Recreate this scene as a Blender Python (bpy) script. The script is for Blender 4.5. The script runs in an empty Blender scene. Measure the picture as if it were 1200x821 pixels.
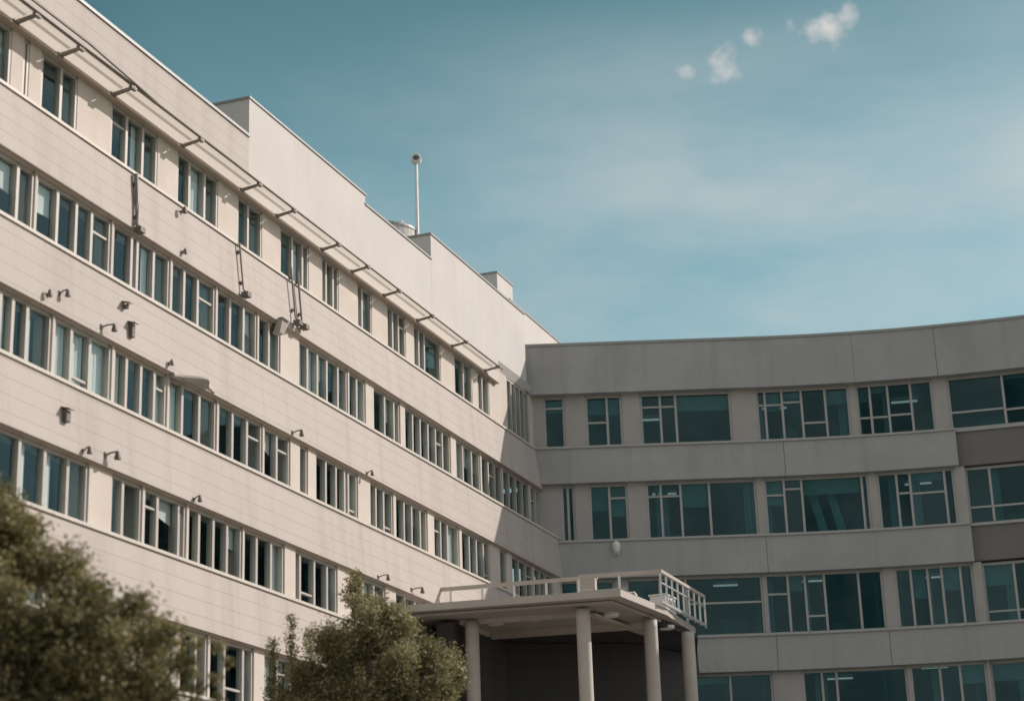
import bpy, math, random
from mathutils import Vector, Matrix
import numpy as np
random.seed(7)
rng = np.random.default_rng(11)
scene = bpy.context.scene
col = scene.collection
EYE = 1.6                       # eye height above the ground; heights below are measured from the eye
GROUND = -EYE

# ------------------------------------------------------------------ mesh collector
class MB:
    def __init__(s): s.v = []; s.f = []; s.m = []
    def quad(s, a, b, c, d, mi=0):
        n = len(s.v); s.v += [a, b, c, d]; s.f.append((n, n+1, n+2, n+3)); s.m.append(mi)
    def hexa(s, p, mi=0):      # p: 8 points, bottom 4 ccw then top 4
        n = len(s.v); s.v += [tuple(q) for q in p]
        for f in ((3,2,1,0),(4,5,6,7),(0,1,5,4),(1,2,6,5),(2,3,7,6),(3,0,4,7)):
            s.f.append(tuple(n+i for i in f)); s.m.append(mi)
    def box(s, x0, x1, y0, y1, z0, z1, mi=0):
        s.hexa([(x0,y0,z0),(x1,y0,z0),(x1,y1,z0),(x0,y1,z0),(x0,y0,z1),(x1,y0,z1),(x1,y1,z1),(x0,y1,z1)], mi)
    def prism(s, poly, z0, z1, mi=0):
        n = len(s.v); k = len(poly)
        s.v += [(p[0],p[1],z0) for p in poly] + [(p[0],p[1],z1) for p in poly]
        s.f.append(tuple(n+i for i in reversed(range(k)))); s.m.append(mi)
        s.f.append(tuple(n+k+i for i in range(k))); s.m.append(mi)
        for i in range(k):
            j = (i+1) % k
            s.f.append((n+i, n+j, n+k+j, n+k+i)); s.m.append(mi)
    def profile(s, prof, x0, x1, mi=0):     # (y,z) polygon swept along x
        n = len(s.v); k = len(prof)
        s.v += [(x0,p[0],p[1]) for p in prof] + [(x1,p[0],p[1]) for p in prof]
        s.f.append(tuple(n+i for i in range(k))); s.m.append(mi)
        s.f.append(tuple(n+k+i for i in reversed(range(k)))); s.m.append(mi)
        for i in range(k):
            j = (i+1) % k
            s.f.append((n+j, n+i, n+k+i, n+k+j)); s.m.append(mi)
    def tube(s, pts, rad, seg=10, mi=0, cap=True):
        pts = [Vector(p) for p in pts]
        if not isinstance(rad, (list, tuple)): rad = [rad]*len(pts)
        n0 = len(s.v); up = Vector((0.13, 0.31, 0.94))
        for i, p in enumerate(pts):
            d = (pts[min(i+1,len(pts)-1)] - pts[max(i-1,0)]).normalized()
            a = d.cross(up)
            if a.length < 0.15: a = d.cross(Vector((1,0,0)))
            a.normalize(); b = d.cross(a)
            for k in range(seg):
                t = 2*math.pi*k/seg
                s.v.append(tuple(p + (a*math.cos(t)+b*math.sin(t))*rad[i]))
        for i in range(len(pts)-1):
            for k in range(seg):
                k2 = (k+1) % seg
                s.f.append((n0+i*seg+k, n0+i*seg+k2, n0+(i+1)*seg+k2, n0+(i+1)*seg+k)); s.m.append(mi)
        if cap:
            s.f.append(tuple(n0+k for k in reversed(range(seg)))); s.m.append(mi)
            e = n0+(len(pts)-1)*seg
            s.f.append(tuple(e+k for k in range(seg))); s.m.append(mi)
    def lathe(s, c, prof, seg=20, mi=0):    # prof: (r, z) list about the z axis through c
        n0 = len(s.v)
        for r, z in prof:
            for k in range(seg):
                t = 2*math.pi*k/seg
                s.v.append((c[0]+r*math.cos(t), c[1]+r*math.sin(t), c[2]+z))
        for i in range(len(prof)-1):
            for k in range(seg):
                k2 = (k+1) % seg
                s.f.append((n0+i*seg+k, n0+i*seg+k2, n0+(i+1)*seg+k2, n0+(i+1)*seg+k)); s.m.append(mi)
        s.f.append(tuple(n0+k for k in reversed(range(seg)))); s.m.append(mi)
        e = n0+(len(prof)-1)*seg
        s.f.append(tuple(e+k for k in range(seg))); s.m.append(mi)
    def build(s, name, mats, parent=None, off=(0,0,0), bevel=0.0, smooth=False):
        me = bpy.data.meshes.new(name)
        me.from_pydata([(v[0]-off[0], v[1]-off[1], v[2]-off[2]) for v in s.v], [], s.f)
        if not isinstance(mats, (list, tuple)): mats = [mats]
        for m in mats: me.materials.append(m)
        if len(mats) > 1: me.polygons.foreach_set('material_index', s.m)
        if smooth: me.polygons.foreach_set('use_smooth', [True]*len(me.polygons))
        me.update()
        o = bpy.data.objects.new(name, me); col.objects.link(o)
        if parent: o.parent = parent
        if bevel:
            b = o.modifiers.new('bevel', 'BEVEL'); b.width = bevel; b.segments = 2; b.limit_method = 'ANGLE'
            b.angle_limit = math.radians(40)
        return o

def tag(o, label, cat, group=None, kind=None):
    if label: o['label'] = label
    if cat: o['category'] = cat
    if group: o['group'] = group
    if kind: o['kind'] = kind
    return o
def empty(name, loc, rz=0.0):
    o = bpy.data.objects.new(name, None); o.empty_display_size = 0.3
    o.location = loc; o.rotation_euler = (0, 0, rz); col.objects.link(o); return o

# ------------------------------------------------------------------ materials
def newmat(name):
    m = bpy.data.materials.new(name); m.use_nodes = True
    nt = m.node_tree; nt.nodes.clear()
    out = nt.nodes.new('ShaderNodeOutputMaterial')
    return m, nt, out
def N(nt, t, **kw):
    n = nt.nodes.new(t)
    for k, v in kw.items(): setattr(n, k, v)
    return n
def mix(nt, a, b, fac, mode='MIX'):
    n = N(nt, 'ShaderNodeMix', data_type='RGBA', blend_type=mode)
    for sock, val in ((n.inputs[0], fac), (n.inputs[6], a), (n.inputs[7], b)):
        if hasattr(val, 'links') or isinstance(val, bpy.types.NodeSocket): nt.links.new(val, sock)
        elif isinstance(val, (int, float)): sock.default_value = val
        else: sock.default_value = (*val, 1)
    return n.outputs[2]
def ramp(nt, src, p0, p1, c0=(0,0,0), c1=(1,1,1)):
    r = N(nt, 'ShaderNodeValToRGB'); r.color_ramp.elements[0].position = p0; r.color_ramp.elements[1].position = p1
    r.color_ramp.elements[0].color = (*c0, 1); r.color_ramp.elements[1].color = (*c1, 1)
    nt.links.new(src, r.inputs[0]); return r.outputs[0]
def noise(nt, vec, scale, detail=4, rough=0.55, sc=None):
    if sc:
        mp = N(nt, 'ShaderNodeMapping'); mp.inputs['Scale'].default_value = sc; nt.links.new(vec, mp.inputs[0]); vec = mp.outputs[0]
    n = N(nt, 'ShaderNodeTexNoise'); n.inputs['Scale'].default_value = scale; n.inputs['Detail'].default_value = detail
    n.inputs['Roughness'].default_value = rough; nt.links.new(vec, n.inputs['Vector']); return n.outputs['Fac']
def bump(nt, h, strength, dist=0.01):
    b = N(nt, 'ShaderNodeBump'); b.inputs['Strength'].default_value = strength; b.inputs['Distance'].default_value = dist
    nt.links.new(h, b.inputs['Height']); return b.outputs[0]

def plain(name, c, rough=0.6, var=0.12, scale=3.0, spec=0.3, metal=0.0, streak=0.0, streakc=None):
    m, nt, out = newmat(name)
    tc = N(nt, 'ShaderNodeTexCoord').outputs['Object']
    p = N(nt, 'ShaderNodeBsdfPrincipled')
    n1 = noise(nt, tc, scale); n2 = noise(nt, tc, scale*9, 3)
    base = mix(nt, [x*(1-var) for x in c], [min(1, x*(1+var)) for x in c], ramp(nt, n1, .3, .7))
    base = mix(nt, base, [x*(1-var*.7) for x in c], ramp(nt, n2, .45, .9))
    if streak:
        st = noise(nt, tc, 1.0, 5, .6, (1.7, 1.7, .09))
        base = mix(nt, base, streakc or [x*.6 for x in c], mix(nt, (0,0,0), (streak,)*3, ramp(nt, st, .5, .8)))
    nt.links.new(base, p.inputs['Base Color'])
    p.inputs['Roughness'].default_value = rough; p.inputs['Metallic'].default_value = metal
    p.inputs['Specular IOR Level'].default_value = spec
    nt.links.new(bump(nt, n2, .12, .01), p.inputs['Normal'])
    nt.links.new(p.outputs[0], out.inputs[0]); return m

def tiled(name, c, line, bw=1.9, rh=0.36, lw=0.007):
    """stone-faced cladding in long courses: local x runs along the wall, z up"""
    m, nt, out = newmat(name)
    tc = N(nt, 'ShaderNodeTexCoord').outputs['Object']
    sx = N(nt, 'ShaderNodeSeparateXYZ'); nt.links.new(tc, sx.inputs[0])
    cb = N(nt, 'ShaderNodeCombineXYZ'); nt.links.new(sx.outputs[0], cb.inputs[0]); nt.links.new(sx.outputs[2], cb.inputs[1])
    def brick(w, h, l, sm):
        b = N(nt, 'ShaderNodeTexBrick'); nt.links.new(cb.outputs[0], b.inputs['Vector'])
        b.inputs['Color1'].default_value = (0.40,0.40,0.40,1); b.inputs['Color2'].default_value = (.60,.60,.60,1); b.inputs['Mortar'].default_value = (.5,.5,.5,1)
        b.inputs['Scale'].default_value = 1; b.inputs['Brick Width'].default_value = w; b.inputs['Row Height'].default_value = h
        b.inputs['Mortar Size'].default_value = l; b.inputs['Mortar Smooth'].default_value = sm; b.offset = 0.5
        return b
    b1 = brick(bw, rh, lw, .3)
    b2 = brick(0.155, 0.0725, 0.005, .5)
    base = mix(nt, [x*.95 for x in c], [min(1,x*1.04) for x in c], b1.outputs['Color'])
    base = mix(nt, base, [x*.93 for x in c], b2.outputs['Color'])
    n1 = noise(nt, tc, .55, 5); base = mix(nt, base, [x*.85 for x in c], mix(nt, (0,0,0), (.55,.55,.55), ramp(nt, n1, .42, .75)))
    st = noise(nt, tc, 1.0, 5, .62, (1.3, 1.3, .10))
    base = mix(nt, base, (c[0]*.66, c[1]*.62, c[2]*.57), mix(nt, (0,0,0), (.60,.60,.60), ramp(nt, st, .48, .80)))
    # horizontal joints stronger than the small tiles
    wv = N(nt, 'ShaderNodeMath', operation='MODULO'); ad = N(nt, 'ShaderNodeMath', operation='ADD'); ad.inputs[1].default_value = 100*rh
    nt.links.new(sx.outputs[2], ad.inputs[0]); nt.links.new(ad.outputs[0], wv.inputs[0]); wv.inputs[1].default_value = rh
    ln = ramp(nt, wv.outputs[0], 0.010, 0.022, (1,1,1), (0,0,0))
    base = mix(nt, base, line, mix(nt, (0,0,0), (.16,.16,.16), b1.outputs['Fac']))
    base = mix(nt, base, line, mix(nt, (0,0,0), (.5,.5,.5), ln))
    base = mix(nt, base, line, mix(nt, (0,0,0), (.22,.22,.22), b2.outputs['Fac']))
    p = N(nt, 'ShaderNodeBsdfPrincipled'); nt.links.new(base, p.inputs['Base Color'])
    p.inputs['Roughness'].default_value = .75; p.inputs['Specular IOR Level'].default_value = .25
    inv = N(nt, 'ShaderNodeMath', operation='SUBTRACT'); inv.inputs[0].default_value = 1; nt.links.new(b1.outputs['Fac'], inv.inputs[1])
    nt.links.new(bump(nt, inv.outputs[0], .35, .008), p.inputs['Normal'])
    nt.links.new(p.outputs[0], out.inputs[0]); return m

def glass(name, tint, refl=1.0, gloss=(.95,.98,1.0), wav=.03):
    m, nt, out = newmat(name)
    tc = N(nt, 'ShaderNodeTexCoord').outputs['Object']
    tr = N(nt, 'ShaderNodeBsdfTransparent'); tr.inputs[0].default_value = (*tint, 1)
    gl = N(nt, 'ShaderNodeBsdfGlossy'); gl.inputs['Roughness'].default_value = .03; gl.inputs['Color'].default_value = (*gloss, 1)
    nz = noise(nt, tc, .45, 1); nt.links.new(bump(nt, nz, wav, .5), gl.inputs['Normal'])
    fr = N(nt, 'ShaderNodeLayerWeight'); fr.inputs['Blend'].default_value = .5       # the same from both sides of the pane
    pw = N(nt, 'ShaderNodeMath', operation='POWER'); pw.inputs[1].default_value = 4.5; nt.links.new(fr.outputs['Facing'], pw.inputs[0])
    ma = N(nt, 'ShaderNodeMath', operation='MULTIPLY_ADD'); ma.inputs[1].default_value = .9; ma.inputs[2].default_value = .055; nt.links.new(pw.outputs[0], ma.inputs[0])
    mu = N(nt, 'ShaderNodeMath', operation='MULTIPLY', use_clamp=True); mu.inputs[1].default_value = refl*1.5
    nt.links.new(ma.outputs[0], mu.inputs[0])
    mx = N(nt, 'ShaderNodeMixShader'); nt.links.new(mu.outputs[0], mx.inputs[0])
    nt.links.new(tr.outputs[0], mx.inputs[1]); nt.links.new(gl.outputs[0], mx.inputs[2])
    nt.links.new(mx.outputs[0], out.inputs[0]); return m

def leafmat(name, dark, light):
    m, nt, out = newmat(name)
    g = N(nt, 'ShaderNodeNewGeometry')
    c = mix(nt, dark, light, g.outputs['Random Per Island'])
    d = N(nt, 'ShaderNodeBsdfPrincipled'); nt.links.new(c, d.inputs['Base Color']); d.inputs['Roughness'].default_value = .5
    d.inputs['Specular IOR Level'].default_value = .35
    t = N(nt, 'ShaderNodeBsdfTranslucent'); nt.links.new(mix(nt, c, (.16,.19,.03), .4), t.inputs[0])
    mx = N(nt, 'ShaderNodeMixShader'); mx.inputs[0].default_value = .36
    nt.links.new(d.outputs[0], mx.inputs[1]); nt.links.new(t.outputs[0], mx.inputs[2])
    nt.links.new(mx.outputs[0], out.inputs[0]); return m

def emit(name, c, s):
    m, nt, out = newmat(name); e = N(nt, 'ShaderNodeEmission'); e.inputs[0].default_value = (*c,1); e.inputs[1].default_value = s
    nt.links.new(e.outputs[0], out.inputs[0]); return m

CREAM = (.535,.472,.442)
M_tile = tiled('cream_tile_cladding', CREAM, (.30,.245,.205))
M_render = plain('cream_render', (.60,.56,.54), .8, .05, .6, .2, streak=.25, streakc=(.5,.43,.38))
M_soffit = plain('soffit_paint', (.46,.38,.32), .8, .08, 1.0)
M_pier = plain('pier_render', (.60,.53,.475), .8, .06, 1.2, .2, streak=.2)
M_sill = plain('sill_metal', (.60,.55,.50), .5, .08, 2)
M_coping = plain('coping_metal', (.30,.30,.295), .45, .08, 2, .5)
M_frame = plain('window_frame_paint', (.45,.415,.38), .45, .06, 3, .4)
M_frame2 = plain('grey_frame_paint', (.40,.395,.385), .45, .06, 3, .4)
M_curtain = plain('curtain_cloth', (.70,.68,.65), .9, .08, 2, .1)
M_curtain2 = plain('drape_cloth', (.46,.50,.50), .9, .1, 2, .1)
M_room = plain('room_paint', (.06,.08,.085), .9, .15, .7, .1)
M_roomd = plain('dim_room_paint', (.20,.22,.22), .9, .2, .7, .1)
M_glass = glass('window_glass', (.82,.89,.89), .55, (.40,.74,.82), .06)
M_glass2 = glass('teal_glass', (.24,.43,.435), .72, (.46,.78,.83), .035)
M_conc = plain('taupe_concrete', (.385,.38,.385), .8, .09, .5, .2, streak=.6, streakc=(.28,.275,.275))
M_concd = plain('brown_panel', (.20,.185,.18), .75, .08, .6, .2, streak=.2)
M_conpier = plain('taupe_pier', (.415,.39,.375), .8, .07, .8, .2, streak=.2)
M_roof = plain('roof_felt', (.25,.25,.24), .9, .15, .5)
M_dark = plain('dark_metal', (.13,.11,.094), .5, .2, 4, .4)
M_rail = plain('weathered_rail_metal', (.22,.19,.165), .5, .2, 3, .4)
M_awn = plain('awning_sheet', (.68,.60,.54), .7, .05, .8, .25)
M_awn, _nt, _out = newmat('translucent_sheet')
_t = N(_nt, 'ShaderNodeBsdfTranslucent'); _t.inputs[0].default_value = (.86,.80,.73,1)
_d = N(_nt, 'ShaderNodeBsdfDiffuse'); _d.inputs[0].default_value = (.80,.74,.68,1)
_m = N(_nt, 'ShaderNodeMixShader'); _m.inputs[0].default_value = .33
_nt.links.new(_t.outputs[0], _m.inputs[1]); _nt.links.new(_d.outputs[0], _m.inputs[2]); _nt.links.new(_m.outputs[0], _out.inputs[0])
M_white = plain('white_paint', (.72,.71,.69), .5, .05, 3, .4)
M_can = plain('canopy_paint', (.47,.42,.38), .6, .07, .8, .3, streak=.15)
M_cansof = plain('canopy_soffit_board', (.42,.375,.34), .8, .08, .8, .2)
M_canshade = plain('shade_toned_ceiling', (.06,.055,.053), .8, .15, .6, .2)  # shade deep under the canopy is put into this near-black colour
M_lobby = tiled('shade_toned_lobby_board', (.065,.062,.063), (.035,.033,.033), 2.4, .42)  # board lines, with the porch shade put into the base tone
M_lamp = emit('lit_lamp', (1,.88,.78), .5)
M_steel = plain('galvanised_steel', (.55,.55,.54), .35, .08, 4, .5, metal=.4)

# ------------------------------------------------------------------ the left wing: local x runs along the wall, y back from it
ANG = math.radians(19.9)
RZ = math.pi/2 - ANG
def left_world(s, y, z): return Vector((math.sin(ANG)*s - math.cos(ANG)*y, math.cos(ANG)*s + math.sin(ANG)*y, z))
LO = (45.0, 22.4, GROUND)
left = empty('office_building', left_world(*LO), RZ)
tag(left, 'long cream tiled office wing with stepped parapet and rows of ribbon windows in sunlight', 'building')
def lpart(mb, name, mats, parent=left, **k): return mb.build(name, mats, parent, off=LO if parent is left or True else (0,0,0), **k)

S0, S1 = 12.0, 72.0
SW = 64.6                           # where the wall meets the other wing
YBACK = 36.0
#           name, y_top, z_top, y_bot, z_bot
bands = [(22.40, 18.29, 22.25, 16.76), (21.75, 14.95, 21.65, 13.43), (21.35, 11.87, 21.25, 10.39), (21.05, 8.95, 20.95, 7.47)]
GL = [22.62, 22.50, 21.90, 21.50, 21.20]            # glass plane of each row
SILL = [18.29, 14.95, 11.87, 8.95, 5.98]
HEAD = [19.78, 16.76, 13.43, 10.39, 7.47]
YB = [22.40, 21.75, 21.35, 21.05, 20.80]            # face of the band below each row
for i, (yt, zt, yb, zb) in enumerate(bands):
    m = MB()
    m.profile([(yt, zt-.07), (yb, zb+.03), (yb, zb), (GL[i+1]+.5, zb), (GL[i+1]+.5, zt-.07)], S0, SW)
    lpart(m, 'spandrel_band', M_tile)
m = MB(); m.profile([(20.80, 5.91), (20.7, 4.3), (20.7, GROUND), (22.0, GROUND), (22.0, 5.91)], S0, SW); lpart(m, 'base_wall', M_tile)
for i in range(5):                                    # sill capping on each band
    m = MB(); m.box(S0, SW, YB[i]-.045, GL[i]-.03, SILL[i]-.07, SILL[i]); lpart(m, 'sill', M_sill)
    m = MB(); m.box(S0, 60.4 if i == 0 else SW, (bands[i-1][2] if i else 22.3)+.06, GL[i]-.03, HEAD[i]-.025, HEAD[i]-.003) ; lpart(m, 'soffit_board', M_soffit)
# parapet and its raised blocks
m = MB(); m.profile([(22.40, 21.52), (22.40, HEAD[0]), (23.6, HEAD[0]), (23.6, 20.6), (22.75, 20.6), (22.75, 21.52)], S0, 41.8)
lpart(m, 'parapet', M_tile)
m = MB(); m.profile([(22.40, 20.62), (22.40, HEAD[0]), (23.6, HEAD[0]), (23.6, 20.62)], 41.8, 60.4); lpart(m, 'parapet_base', M_render)
m = MB(); m.profile([(22.403, 20.62), (22.55, 20.36), (23.6, 20.36), (23.6, 20.62)], 60.4, SW); lpart(m, 'parapet_base', M_render)
m = MB(); m.box(S0, 41.8, 22.36, 22.8, 21.52, 21.60); lpart(m, 'coping', M_coping)
def block(s0, s1, y0, y1, z0, z1, bev=0.0):
    m = MB(); m.box(s0, s1, y0, y1, z0, z1-.06); o = lpart(m, 'roof_block', M_render, bevel=bev)
    c = MB(); c.box(s0-.04, s1+.03, y0-.035, y1+.03, z1-.06, z1); c2 = c.build('coping', M_coping, o, off=LO)
    return o
block(41.8, 49.25, 22.40, 34, 20.62, 22.73)
block(49.25, 54.4, 22.403, 24.2, 20.62, 22.42)
block(54.4, 63.3, 22.40, 27.0, 20.62, 23.30)
block(63.3, 72.0, 22.95, 29.0, 19.0, 23.95)
m = MB(); m.box(S0, S1, 22.8, YBACK, 20.5, 20.6); lpart(m, 'roof', M_roof)
block(64.9, 66.6, 24.0, 27, 20.6, 25.75)
# inside: slabs, back wall, ceiling of each storey
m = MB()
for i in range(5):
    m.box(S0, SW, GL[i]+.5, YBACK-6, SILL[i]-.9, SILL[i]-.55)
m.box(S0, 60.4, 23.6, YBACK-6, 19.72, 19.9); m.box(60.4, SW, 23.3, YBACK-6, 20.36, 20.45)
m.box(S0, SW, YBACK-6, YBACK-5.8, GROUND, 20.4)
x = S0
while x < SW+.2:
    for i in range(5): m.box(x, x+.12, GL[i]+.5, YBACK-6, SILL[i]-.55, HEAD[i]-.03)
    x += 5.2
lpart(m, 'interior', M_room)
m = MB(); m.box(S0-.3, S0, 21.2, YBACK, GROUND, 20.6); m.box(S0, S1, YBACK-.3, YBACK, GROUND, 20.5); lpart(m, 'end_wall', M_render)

raw = [
 [[20.0,20.8,21.6],[22.6,23.4,24.2],[25.0,25.8,26.5],[27.2,28.0,28.6],[29.5,30.4,31.29],[31.72,31.95],[32.41,33.21,33.85],[35.26,35.98,36.71,37.38],[38.32,38.95,39.72,40.39],
  [41.44,42.05,42.82],[43.87,44.64,45.27,45.64],[46.46,46.79,47.25,47.59],[48.88,49.24,49.91],[51.04,51.49,51.94,52.47],[53.1,53.55,54.0,55.33],
  [56.51,57.35,58.12],[58.65,59.1,59.73],[61.5,62.0,62.45,62.9,63.35,63.8]],
 [[20,20.7,21.4,22.1,22.8],[23.0,23.7,24.4,25.1,25.9],[26.1,26.8,27.5,28.2,29.0],[29.1,29.85,30.62,31.19],[31.25,32.07,32.79,33.39,34.15],[34.22,35.04,35.29,36.0,36.7],[36.78,37.4,38.04,38.87],
  [38.95,39.65,40.35,41.03],[41.1,41.72,42.3],[43.37,43.93,44.54,45.12,45.82,46.4],[46.48,47.04,47.58],[48.13,48.96,49.63,50.02],[50.38,51.02,51.6,52.2,52.8,53.35,53.95],
  [54.4,55.05,55.8,56.5],[56.62,57.3,57.9,58.5],[58.6,59.25,59.9,60.55,61.2],[61.3,61.9,62.4]],
 [[20,20.7,21.4,22.1,22.8],[23.0,23.7,24.4,25.1,25.9],[26.1,26.8,27.5,28.2,29.0],[29.1,29.7,30.12,30.61,31.45],[31.52,32.19,32.89,33.7],[33.8,34.34,34.94,35.51,36.02],[36.1,36.74,37.52,38.3],[38.38,39.12,39.85,40.6],[40.68,41.41,42.1],
  [42.63,43.1],[43.57,44.22,44.84,45.37,45.6,46.15],[46.95,47.4,47.92,48.52],[48.7,49.35,49.9,50.52,51.0],[51.5,52.08,52.61,53.5],[53.7,54.4,55.0,55.6,56.1],[57.0,57.6],[58.11,58.8,59.5,60.15],[60.25,60.9,61.5,62.2]],
 [[20,20.7,21.4,22.1,22.8],[23.0,23.7,24.4,25.1,25.9],[26.1,26.8,27.5,28.2,29.0],[29.3,30.12,30.97,31.78,32.5],[33.35,33.84,34.58],[34.66,35.25,36.16,36.45],[36.53,37.06,37.72,38.36,39.05],[39.13,39.81,40.55,41.2],[41.77,42.1,42.9,43.63,44.18],
  [45.0,45.8,46.5,47.2],[47.9,48.6,49.3,50.0],[50.5,51.2,51.9,52.6],[53,53.7,54.4],[55,55.7,56.4,57.1],[58,58.7,59.4,60.1]],
 [[26.1,26.8,27.5,28.2,29.0],[29.3,30.0,30.7,31.4],[31.7,32.4,33.1,33.8],[34.2,34.9,35.4],[35.76,36.49,36.97],[37.05,37.77,38.64,39.1],[39.6,40.3,41.0,41.7],[42.2,42.9,43.6,44.3],[45,45.7,46.4,47.1],[48,48.7,49.4,50.1],[51,51.7,52.4]]]
FAC = [1.0, 1.032, 1.023, 1.019, 1.019]

def wavy(mb, x0, x1, y, z0, z1, amp=.013, pitch=.16):
    n = max(6, int((x1-x0)/pitch*6)); k = len(mb.v)
    for i in range(n+1):
        xx = x0+(x1-x0)*i/n; yy = y+amp*math.sin(2*math.pi*(xx-x0)/pitch)
        mb.v += [(xx, yy, z0), (xx, yy, z1)]
    for i in range(n):
        a = k+2*i; mb.f.append((a, a+2, a+3, a+1)); mb.m.append(0)

for r in range(5):
    f = FAC[r]; y = GL[r]; z0 = SILL[r]; z1 = HEAD[r]-.025
    wins = [[q*f for q in w] for w in raw[r]]
    # piers: everything of the row that is not window
    prev = S0
    for w in wins + [[SW, SW]]:
        if r == 0 and w[0] > 61 and prev < 60.4:
            m = MB(); m.box(prev, 60.4, y-.10, y+.35, z0, z1); lpart(m, 'pier', M_pier); prev = 60.4
        if w[0]-prev > .02:
            m = MB(); m.box(prev, w[0], y-.10 if r == 0 else y-.12, y+.35, z0, 20.34 if (r == 0 and prev > 60.3) else z1); lpart(m, 'pier', M_pier)
        prev = w[-1]
    for w in wins:
        fr = MB(); gl = MB(); cu = MB(); wd = .05
        z1 = 20.34 if (r == 0 and w[0] > 61) else HEAD[r]-.025
        zt = z0+(z1-z0)*random.choice([.25,.75,.75])
        fr.box(w[0], w[-1], y-.06, y+.06, z0, z0+.06); fr.box(w[0], w[-1], y-.06, y+.06, z1-.07, z1)
        for k, q in enumerate(w):
            h = wd if 0 < k < len(w)-1 else wd*.8
            c = min(max(q, w[0]+h), w[-1]-h)
            fr.box(c-h, c+h, y-.085, y+.07, z0+.06, z1-.07)
        for k in range(len(w)-1):
            a, b = w[k]+.04, w[k+1]-.04
            if b-a < .12: continue
            tilt = random.uniform(-.006, .006)
            gl.quad((a, y-tilt, z0+.06), (b, y+tilt, z0+.06), (b, y+tilt*.5, z1-.07), (a, y-tilt*1.5, z1-.07))
            if (b-a) > .4 and random.random() < .16:
                zz = z0+(z1-z0)*random.choice([.28,.70,.72]); fr.box(a-.01, b+.01, y-.05, y+.05, zz-.025, zz+.025)
            pc = random.random()
            if pc < .62: wavy(cu, a, a+(b-a)*random.uniform(.25,.55), y+.10, z0+.05, z1-.05)
            elif pc < .76: wavy(cu, a, b, y+.10, z0+.05, z1-.05)
            elif pc < .82: wavy(cu, a+(b-a)*random.uniform(.5,.7), b, y+.10, z0+.05, z1-.05)
            if pc > .86: cu.quad((a, y+.11, z0+(z1-z0)*random.uniform(.45,.75)), (b, y+.11, z0+(z1-z0)*.6), (b, y+.11, z1-.05), (a, y+.11, z1-.05))
        wo = lpart(fr, 'window', M_frame)
        gl.build('pane', M_glass, wo, off=LO)
        if cu.v: cu.build('curtain', M_curtain, wo, off=LO)

# sun shade: a rail bundle on brackets along the parapet with sheet panels under it
rail = MB()
rail.tube([(S0, 21.84, 19.97), (36, 21.84, 19.97), (59.4, 21.88, 19.93)], .030, 8)
rail.tube([(S0, 21.97, 20.05), (36, 21.97, 20.05), (59.4, 22.00, 20.00)], .026, 8)
rail.tube([(S0, 21.70, 20.03), (33, 21.70, 20.03), (36.2, 21.84, 19.98)], .030, 8)
rl = lpart(rail, 'sunshade_rail', M_rail)
br = [20.5, 23.5, 26.5, 29.2, 31.2, 32.9, 35.1, 38.3, 41.4, 43.4, 46.2, 48.2, 50.5, 53.1, 56.0, 59.0]
for s in br:
    m = MB(); q = 1.0 if s < 36 else .75
    m.hexa([(s-.035*q,21.80,19.89),(s+.035*q,21.80,19.89),(s+.05*q,22.40,19.80),(s-.05*q,22.40,19.80),(s-.035*q,21.80,19.95),(s+.035*q,21.80,19.95),(s+.05*q,22.40,19.868),(s-.05*q,22.40,19.868)])
    m.box(s-.11*q, s+.11*q, 21.81, 21.90, 19.86, 19.935)
    m.box(s-.09*q, s+.09*q, 22.36, 22.398, 19.72+.07, 19.95)
    m.build('bracket', M_rail, rl, off=LO)
ends = [S0] + br + [59.5]
for a, b in zip(ends[:-1], ends[1:]):
    m = MB(); a += .06; b -= .06
    if b-a < .1: continue
    m.quad((a,21.90,19.955), (b,21.90,19.955), (b,22.395,19.875), (a,22.395,19.875))
    m.build('shade_panel', M_awn, rl, off=LO)

# ------------------------------------------------------------------ the curved wing: x is the station, offset is towards the viewer
def Yc(t): return 68.1 - (.0148*(t-9)**2 if t > 9 else 0.0)
def RP(t, off, z):
    dy = -.0296*(t-9) if t > 9 else 0.0
    n = Vector((dy, -1, 0)).normalized()          # towards the viewer
    return (t + n.x*off, Yc(t) + n.y*off, z)
RO = (10.0, 68.1, GROUND)
right = empty('office_building', (10.0, 68.1, GROUND))
tag(right, 'curved taupe office wing in shade with teal windows and flat overhanging parapet', 'building')
def rpart(mb, name, mats, parent=right, **k): return mb.build(name, mats, parent, off=RO, **k)
def sweep(mb, prof, t0, t1, step=.8):             # prof: (off, z) polygon
    n = max(1, int(math.ceil((t1-t0)/step))); k = len(prof); b = len(mb.v)
    for i in range(n+1):
        t = t0+(t1-t0)*i/n
        mb.v += [RP(t, o, z) for o, z in prof]
    for i in range(n):
        for j in range(k):
            j2 = (j+1) % k
            mb.f.append((b+i*k+j, b+i*k+j2, b+(i+1)*k+j2, b+(i+1)*k+j)); mb.m.append(0)
    mb.f.append(tuple(b+j for j in reversed(range(k)))); mb.m.append(0)
    mb.f.append(tuple(b+n*k+j for j in range(k))); mb.m.append(0)
def rect(o0, o1, z0, z1): return [(o0,z0),(o0,z1),(o1,z1),(o1,z0)]
TE = 24.0
def rband(z0, z1, o, segs, mat, back=-.6, name='spandrel_band'):
    for a, b in segs:
        m = MB(); sweep(m, rect(back, o, z0, z1), a, b); rpart(m, name, mat)
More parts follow.
